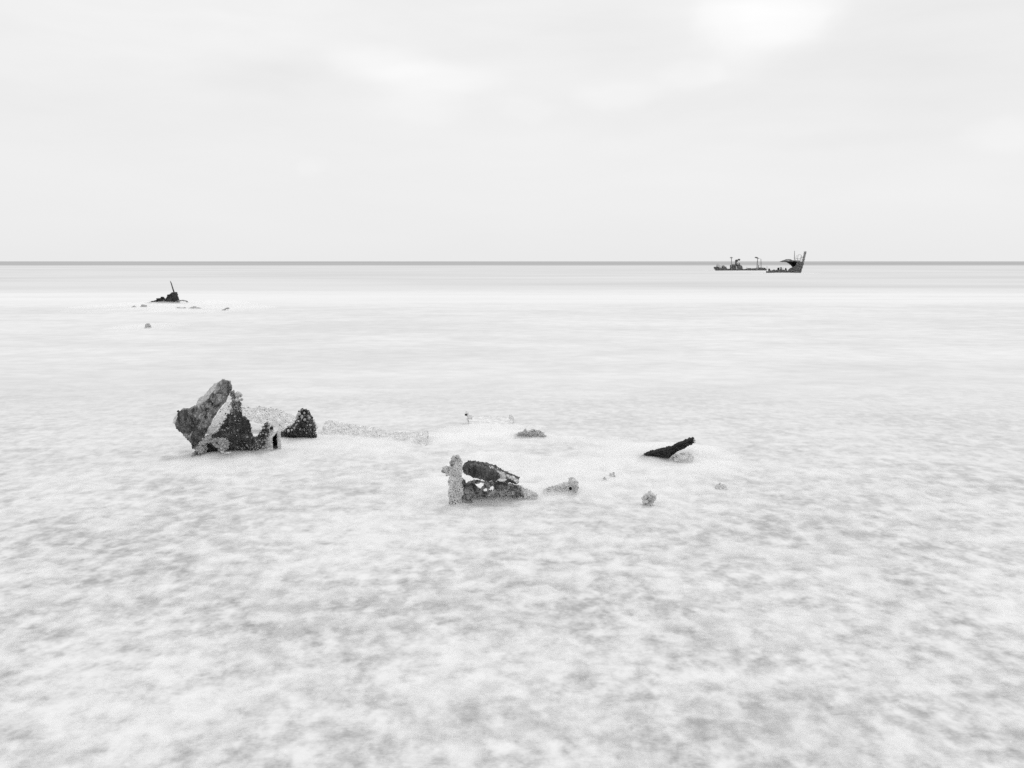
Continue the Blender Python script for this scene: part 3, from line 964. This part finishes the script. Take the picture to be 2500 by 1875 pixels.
    for (x, y, q, m) in [(560, 1230, 40, 'shell_pale'), (440, 1290, 45, 'shell'), (520, 1330, 38, 'shell_grey'), (590, 1300, 30, 'iron'), (480, 1245, 30, 'shell'), (460, 1380, 40, 'shell_pale'), (560, 1365, 34, 'iron')]:
        px, py = Z6((x, y))[0]
        rr = q / 7.9 * sc * 0.85
        lump('knob', at(px, py, Yr - 0.08), (rr, rr, rr), M[m], root, sub=3, seed=x * .05 + y)
    # small bits
    fragment('small_rock', Z6((1800, 1110), (1850, 1080), (1905, 1050), (1990, 1090), (2015, 1120), (1990, 1150), (1930, 1200), (1850, 1190)), shore(1197), 'shell_pale',
             'small white crusted rock breaking the surface, farthest right of the near wreckage', 'rock', seed=52.0, n=220, bm='shell_pale', tz=0.7, thick=0.12)
    fragment('small_stone', [(1470, 1182), (1472, 1172), (1476, 1164), (1481, 1170), (1484, 1182)], shore(1177), 'shell_grey',
             'tiny grey stone tip between the knobbed fragment and the round rock', 'stone', seed=53.0, n=40, thick=0.06, step=1.0, ragged=0.8)
    fragment('small_stone', [(1488, 1172), (1491, 1160), (1497, 1154), (1501, 1162), (1503, 1172)], shore(1168), 'shell_pale',
             'tiny pale stone tip just beyond the tiny grey one near the round rock', 'stone', seed=54.0, n=40, thick=0.06, step=1.0, ragged=0.8)


build_fragments()


# ------------------------------------------------------------------ wreck with the leaning spike, 80 m out
def build_spike_wreck():
    def Z(*pts): return [(300 + x / 7.373, 670 + y / 7.373) for x, y in pts]
    Y = shore(742)
    s = Y / FPX
    root = empty('spike_wreck', at(410, 742, Y), 'small dark jagged wreck with a thin leaning spike, far left', 'wreck')
    kw = dict(step=0.8, freq=2.2, rfreq=0.3)
    slab('hull_block', Z((785, 440), (790, 372), (830, 350), (890, 322), (925, 318), (935, 400), (965, 500), (900, 510), (800, 540)), Y, M['far_iron'], root, thick=0.9, rough=0.10, ragged=0.9, seed=61.0, tx=-0.3, **kw)
    slab('side_panel', Z((915, 320), (970, 355), (965, 385), (995, 460), (985, 520), (950, 520), (930, 420)), Y + 0.1, M['far_iron'], root, thick=0.35, tx=1.2, rough=0.06, ragged=0.8, seed=62.0, **kw)
    tube('spike', [at(*Z(p)[0], Y + 0.2) for p in [(960, 440), (920, 320), (893, 235), (870, 160), (850, 112)]], [0.075, 0.07, 0.06, 0.05, 0.012], M['far_iron'], root, seg=8, rough=0.01)
    slab('jagged_plates', Z((400, 570), (430, 528), (500, 488), (520, 500), (550, 485), (570, 470), (600, 452), (650, 424), (662, 440), (675, 405), (705, 402), (700, 440), (740, 462), (765, 445), (770, 418), (792, 395),
         (810, 500), (830, 570)), Y + 0.3, M['far_iron'], root, thick=0.7, rough=0.13, ragged=1.5, seed=63.0, **kw)
    slab('loose_plates', Z((400, 560), (470, 510), (560, 500), (640, 480), (720, 470), (800, 490), (830, 560)), Y - 0.2, M['far_grey'], root, thick=0.4, rough=0.14, ragged=1.6, seed=64.0, tz=0.5, **kw)
    slab('base_plate', Z((600, 490), (700, 500), (900, 500), (990, 480), (985, 530), (900, 570), (600, 570)), Y - 0.1, M['far_iron'], root, thick=0.5, rough=0.08, ragged=1.4, seed=65.0,
         holes=[Z((885, 512), (920, 500), (965, 492), (970, 505), (930, 522), (890, 525))], **kw)
    tube('curved_bar', [at(*Z(p)[0], Y - 0.15) for p in [(940, 500), (990, 478), (1060, 466), (1130, 474), (1162, 490), (1150, 505)]], [0.05, 0.05, 0.05, 0.05, 0.06, 0.04], M['far_grey'], root, seg=8, rough=0.02)
    # scraps just breaking the surface
    for poly, m, lab in [
            (Z((140, 610), (160, 575), (180, 558), (200, 575), (225, 610)), 'plate_grey', 'tiny grey scrap awash, leftmost of the scraps near the spiked wreck'),
            (Z((280, 600), (320, 575), (345, 552), (395, 558), (405, 600)), 'plate_grey', 'flat grey scrap awash just left of the spiked wreck'),
            (Z((960, 630), (985, 590), (1060, 600), (1110, 585), (1120, 630)), 'plate_grey', 'low grey scrap awash just below the curved bar of the spiked wreck'),
            (Z((1170, 630), (1200, 595), (1250, 590), (1262, 570), (1290, 578), (1300, 595), (1380, 600), (1400, 630)), 'plate_grey', 'long low grey scrap with a small bump right of the spiked wreck'),
            (Z((1760, 660), (1800, 630), (1850, 600), (1880, 595), (1885, 610), (1830, 640), (1810, 660)), 'plate_grey', 'thin slanting grey scrap, farthest right of those near the spiked wreck'),
            (Z((380, 980), (400, 935), (410, 900), (425, 888), (440, 910), (465, 945), (480, 980)), 'plate_grey', 'lone small grey scrap in the water nearer than the spiked wreck')]:
        yb = max(p[1] for p in poly)
        Yq = shore(yb - 1)
        r = empty('wreck_scrap', at(poly[0][0], yb, Yq), lab, 'scrap', 'scraps near the spiked wreck')
        slab('scrap_body', poly, Yq, M[m], r, step=0.7, thick=0.4, rough=0.06, freq=2.5, ragged=0.9, rfreq=0.35, seed=poly[0][0], tz=0.5)


build_spike_wreck()


# ------------------------------------------------------------------ the broken ship near the horizon
def build_ship():
    def Z(*pts): return [(1730 + x / 8.508, 600 + y / 8.508) for x, y in pts]
    kw = dict(step=0.7, freq=0.6, rfreq=0.4)
    # ---- after part
    Y = shore(661.3)
    s = Y / FPX
    root = empty('ship_stern', at(1812, 661, Y), 'broken low after part of a wrecked ship with two lamp-topped masts on the horizon', 'shipwreck')
    slab('hull', Z((178, 425), (250, 465), (330, 462), (430, 478), (600, 490), (700, 482), (722, 500), (780, 486), (830, 492), (890, 468), (925, 470), (975, 485), (1040, 470), (1090, 450), (1180, 468), (1215, 492), (1225, 545), (225, 545)),
         Y, M['ship'], root, thick=7.0, rough=0.25, ragged=0.8, seed=71.0, tx=0.0, **kw)
    slab('bulwark', Z((176, 430), (182, 385), (205, 372), (225, 395), (265, 398), (285, 430), (275, 472), (230, 470)), Y + 0.4, M['ship_pale'], root, thick=2.0, rough=0.1, ragged=0.6, seed=72.0, **kw)
    slab('winch', Z((285, 465), (290, 415), (325, 405), (345, 430), (375, 435), (385, 470)), Y + 1.0, M['ship_grey'], root, thick=2.0, rough=0.1, ragged=0.8, seed=73.0, **kw)
    slab('deckhouse', Z((478, 520), (488, 430), (500, 392), (530, 400), (550, 378), (572, 400), (575, 440), (600, 400), (640, 395), (690, 408), (705, 450), (720, 520)), Y - 0.3, M['ship'], root, thick=4.0, rough=0.3, ragged=0.8, seed=74.0, **kw)
    slab('bleached_panel', Z((565, 500), (568, 410), (590, 420), (600, 500)), Y - 0.5, M['ship_pale'], root, thick=0.15, rough=0.05, ragged=0.7, seed=75.0, **kw)
    slab('wheelhouse_wall', Z((566, 410), (570, 292), (600, 284), (612, 300), (600, 330), (588, 340), (590, 410)), Y + 0.3, M['ship'], root, thick=1.5, rough=0.12, ragged=0.6, seed=76.0, **kw)
    slab('wheelhouse_roof', Z((580, 320), (600, 285), (625, 290), (632, 268), (658, 272), (655, 308), (620, 312), (600, 335)), Y + 0.1, M['ship'], root, thick=2.0, rough=0.12, ragged=0.5, seed=77.0, **kw)
    slab('wheelhouse_front', Z((590, 400), (592, 355), (630, 345), (642, 400)), Y + 0.6, M['ship_pale'], root, thick=0.2, rough=0.05, ragged=0.6, seed=78.0, **kw)
    slab('wheelhouse_post', Z((636, 415), (640, 350), (654, 350), (660, 412)), Y + 0.2, M['ship'], root, thick=0.5, rough=0.05, ragged=0.4, seed=79.0, **kw)
    tube('mast', [at(*Z(p)[0], Y - 0.4) for p in [(476, 500), (475, 380), (474, 245)]], [0.17, 0.16, 0.15], M['ship_grey'], root, seg=8)
    tube('mast_platform', [at(*Z(p)[0], Y - 0.4) for p in [(474, 256), (474, 246), (476, 232)]], [0.74, 0.62, 0.2], M['ship_grey'], root, seg=14)
    tube('mast', [at(*Z(p)[0], Y - 0.4) for p in [(1004, 500), (1010, 380), (1020, 250)]], [0.22, 0.2, 0.17], M['ship_grey'], root, seg=8)
    tube('lamp_head', [at(*Z(p)[0], Y - 0.4) for p in [(958, 243), (985, 244), (1010, 250), (1042, 264)]], [0.12, 0.36, 0.28, 0.1], M['ship'], root, seg=10, squash=0.8)
    tube('mast_arm', [at(*Z(p)[0], Y - 0.4) for p in [(1025, 258), (1060, 268), (1090, 276)]], [0.07, 0.06, 0.06], M['ship_pale'], root, seg=6)
    tube('mast', [at(*Z(p)[0], Y - 0.2) for p in [(1090, 480), (1089, 380), (1087, 276)]], [0.17, 0.14, 0.12], M['ship_grey'], root, seg=8)
    slab('bleached_panel', Z((1025, 480), (1030, 400), (1045, 388), (1056, 400), (1052, 480)), Y + 0.6, M['ship_pale'], root, thick=0.3, rough=0.05, ragged=0.8, seed=80.0, **kw)
    slab('bleached_panel', Z((985, 520), (990, 470), (1025, 475), (1030, 530)), Y - 0.6, M['ship_grey'], root, thick=0.3, rough=0.05, ragged=0.8, seed=81.0, **kw)
    for x, y0 in ((795, 440), (1130, 430), (1212, 425)):
        tube('stanchion', [at(*Z((x, 500))[0], Y), at(*Z((x, y0))[0], Y)], [0.08, 0.06], M['ship'], root, seg=6, sub=1)
    slab('heap', Z((1140, 480), (1160, 455), (1180, 460), (1200, 490)), Y - 0.2, M['ship'], root, thick=1.0, rough=0.1, ragged=0.5, seed=82.0, **kw)
    # ---- bow part, nearer
    Y = shore(667.3)
    root = empty('ship_bow', at(1915, 667, Y), 'high rusty bow of a wrecked ship with torn deck and tall stem, on the horizon', 'shipwreck')
    slab('hull_side', Z((1192, 520), (1222, 522), (1320, 510), (1420, 500), (1500, 494), (1560, 500), (1600, 515), (1645, 530), (1650, 590), (1212, 590)), Y, M['ship'], root, thick=0.5, rough=0.14, ragged=0.6, seed=83.0, tx=-0.15, **kw)
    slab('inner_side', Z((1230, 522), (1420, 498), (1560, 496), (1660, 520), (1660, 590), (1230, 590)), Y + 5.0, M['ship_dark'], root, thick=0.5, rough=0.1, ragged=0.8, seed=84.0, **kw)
    slab('bow_plating', Z((1640, 535), (1690, 470), (1760, 440), (1800, 425), (1832, 372), (1852, 328), (1900, 325), (1985, 342), (1975, 400), (1945, 490), (1918, 592), (1640, 592)), Y - 0.4, M['ship'], root,
         thick=0.5, rough=0.14, ragged=0.5, seed=85.0, tx=0.25, tz=-0.25, **kw)
    slab('seam', Z((1680, 500), (1700, 485), (1800, 512), (1890, 545), (1885, 566), (1790, 540)), Y - 0.75, M['ship_grey'], root, thick=0.1, rough=0.02, ragged=0.3, seed=86.0, tx=0.25, tz=-0.25, **kw)
    slab('hold_wall', Z((1575, 322), (1640, 300), (1690, 278), (1770, 305), (1855, 322), (1850, 420), (1820, 470), (1750, 450), (1700, 395), (1630, 350)), Y + 4.0, M['ship_dark'], root, thick=0.5, rough=0.1, ragged=0.7, seed=87.0, tx=-0.6, **kw)  # far side of the hull, its inner shade painted near black
    slab('deck', Z((1520, 332), (1580, 318), (1640, 296), (1690, 276), (1730, 296), (1775, 306), (1860, 318), (1985, 330), (1990, 345), (1850, 336), (1700, 336), (1600, 340)), Y - 0.2, M['ship'], root, thick=4.2, rough=0.12, ragged=0.7, seed=88.0, **kw)
    slab('deck_plate', Z((1600, 312), (1640, 285), (1690, 300), (1680, 318)), Y - 0.5, M['ship_pale'], root, thick=0.2, rough=0.05, ragged=0.8, seed=89.0, **kw)
    slab('frame_rib', Z((1815, 400), (1848, 330), (1866, 330), (1838, 402)), Y - 0.9, M['ship_pale'], root, thick=0.3, rough=0.02, ragged=0.3, seed=90.0, **kw)
    slab('stem', Z((1950, 345), (1965, 290), (1985, 180), (1996, 128), (2034, 110), (2030, 160), (2000, 290), (1988, 345)), Y - 0.2, M['ship_grey'], root, thick=0.8, rough=0.05, ragged=0.5, seed=91.0, **kw)
    slab('stem_cap', Z((1985, 130), (2000, 118), (2038, 106), (2032, 124), (2000, 134)), Y - 0.3, M['ship_pale'], root, thick=1.0, rough=0.02, ragged=0.3, seed=92.0, **kw)
    tube('mast', [at(*Z(p)[0], Y + 1) for p in [(1780, 310), (1783, 200), (1786, 105)]], [0.13, 0.12, 0.1], M['ship_grey'], root, seg=8)
    R_ = [[(1775, 296), (1800, 304), (1860, 306), (1930, 296), (1965, 280)], [(1800, 300), (1815, 230), (1835, 200)], [(1848, 305), (1852, 240), (1862, 185)],
          [(1862, 190), (1890, 175), (1925, 200), (1935, 240)], [(1905, 300), (1912, 245), (1930, 200)], [(1925, 250), (1955, 235), (1978, 210)], [(1810, 255), (1850, 270), (1905, 268), (1960, 250)]]
    for k, r in enumerate(R_):
        tube('rail', [at(*Z(p)[0], Y - 0.2 + 0.3 * (k % 3)) for p in r], [0.14 if k == 0 else 0.075] * len(r), M['ship_pale'] if k != 2 else M['ship_grey'], root, seg=6, rough=0.02)
    for k, poly in enumerate([Z((1240, 520), (1250, 475), (1262, 462), (1285, 500), (1285, 520)), Z((1432, 505), (1440, 455), (1455, 460), (1462, 450), (1478, 455), (1478, 505)),
                              Z((1495, 500), (1505, 440), (1512, 420), (1520, 460), (1530, 500)), Z((1588, 512), (1600, 470), (1615, 450), (1625, 480), (1640, 515)),
                              Z((1345, 512), (1355, 490), (1375, 492), (1385, 512))]):
        slab('deck_fitting', poly, Y + 1.0 + 0.5 * (k % 2), M['ship_dark'], root, thick=0.7, rough=0.05, ragged=0.5, seed=93.0 + k, **kw)
    tube('stanchion', [at(*Z((1540, 500))[0], Y), at(*Z((1545, 455))[0], Y)], [0.06, 0.05], M['ship_grey'], root, seg=6, sub=1)
    r = empty('wreck_scrap', at(1865, 667.6, shore(667.6)), 'tiny scrap awash at the gap between the two halves of the distant ship', 'scrap')
    slab('scrap_body', Z((1130, 580), (1145, 566), (1165, 570), (1170, 585)), shore(667.6), M['ship_grey'], r, step=0.5, thick=1.0, rough=0.05, freq=1.0, ragged=0.4, seed=99.0)


build_ship()
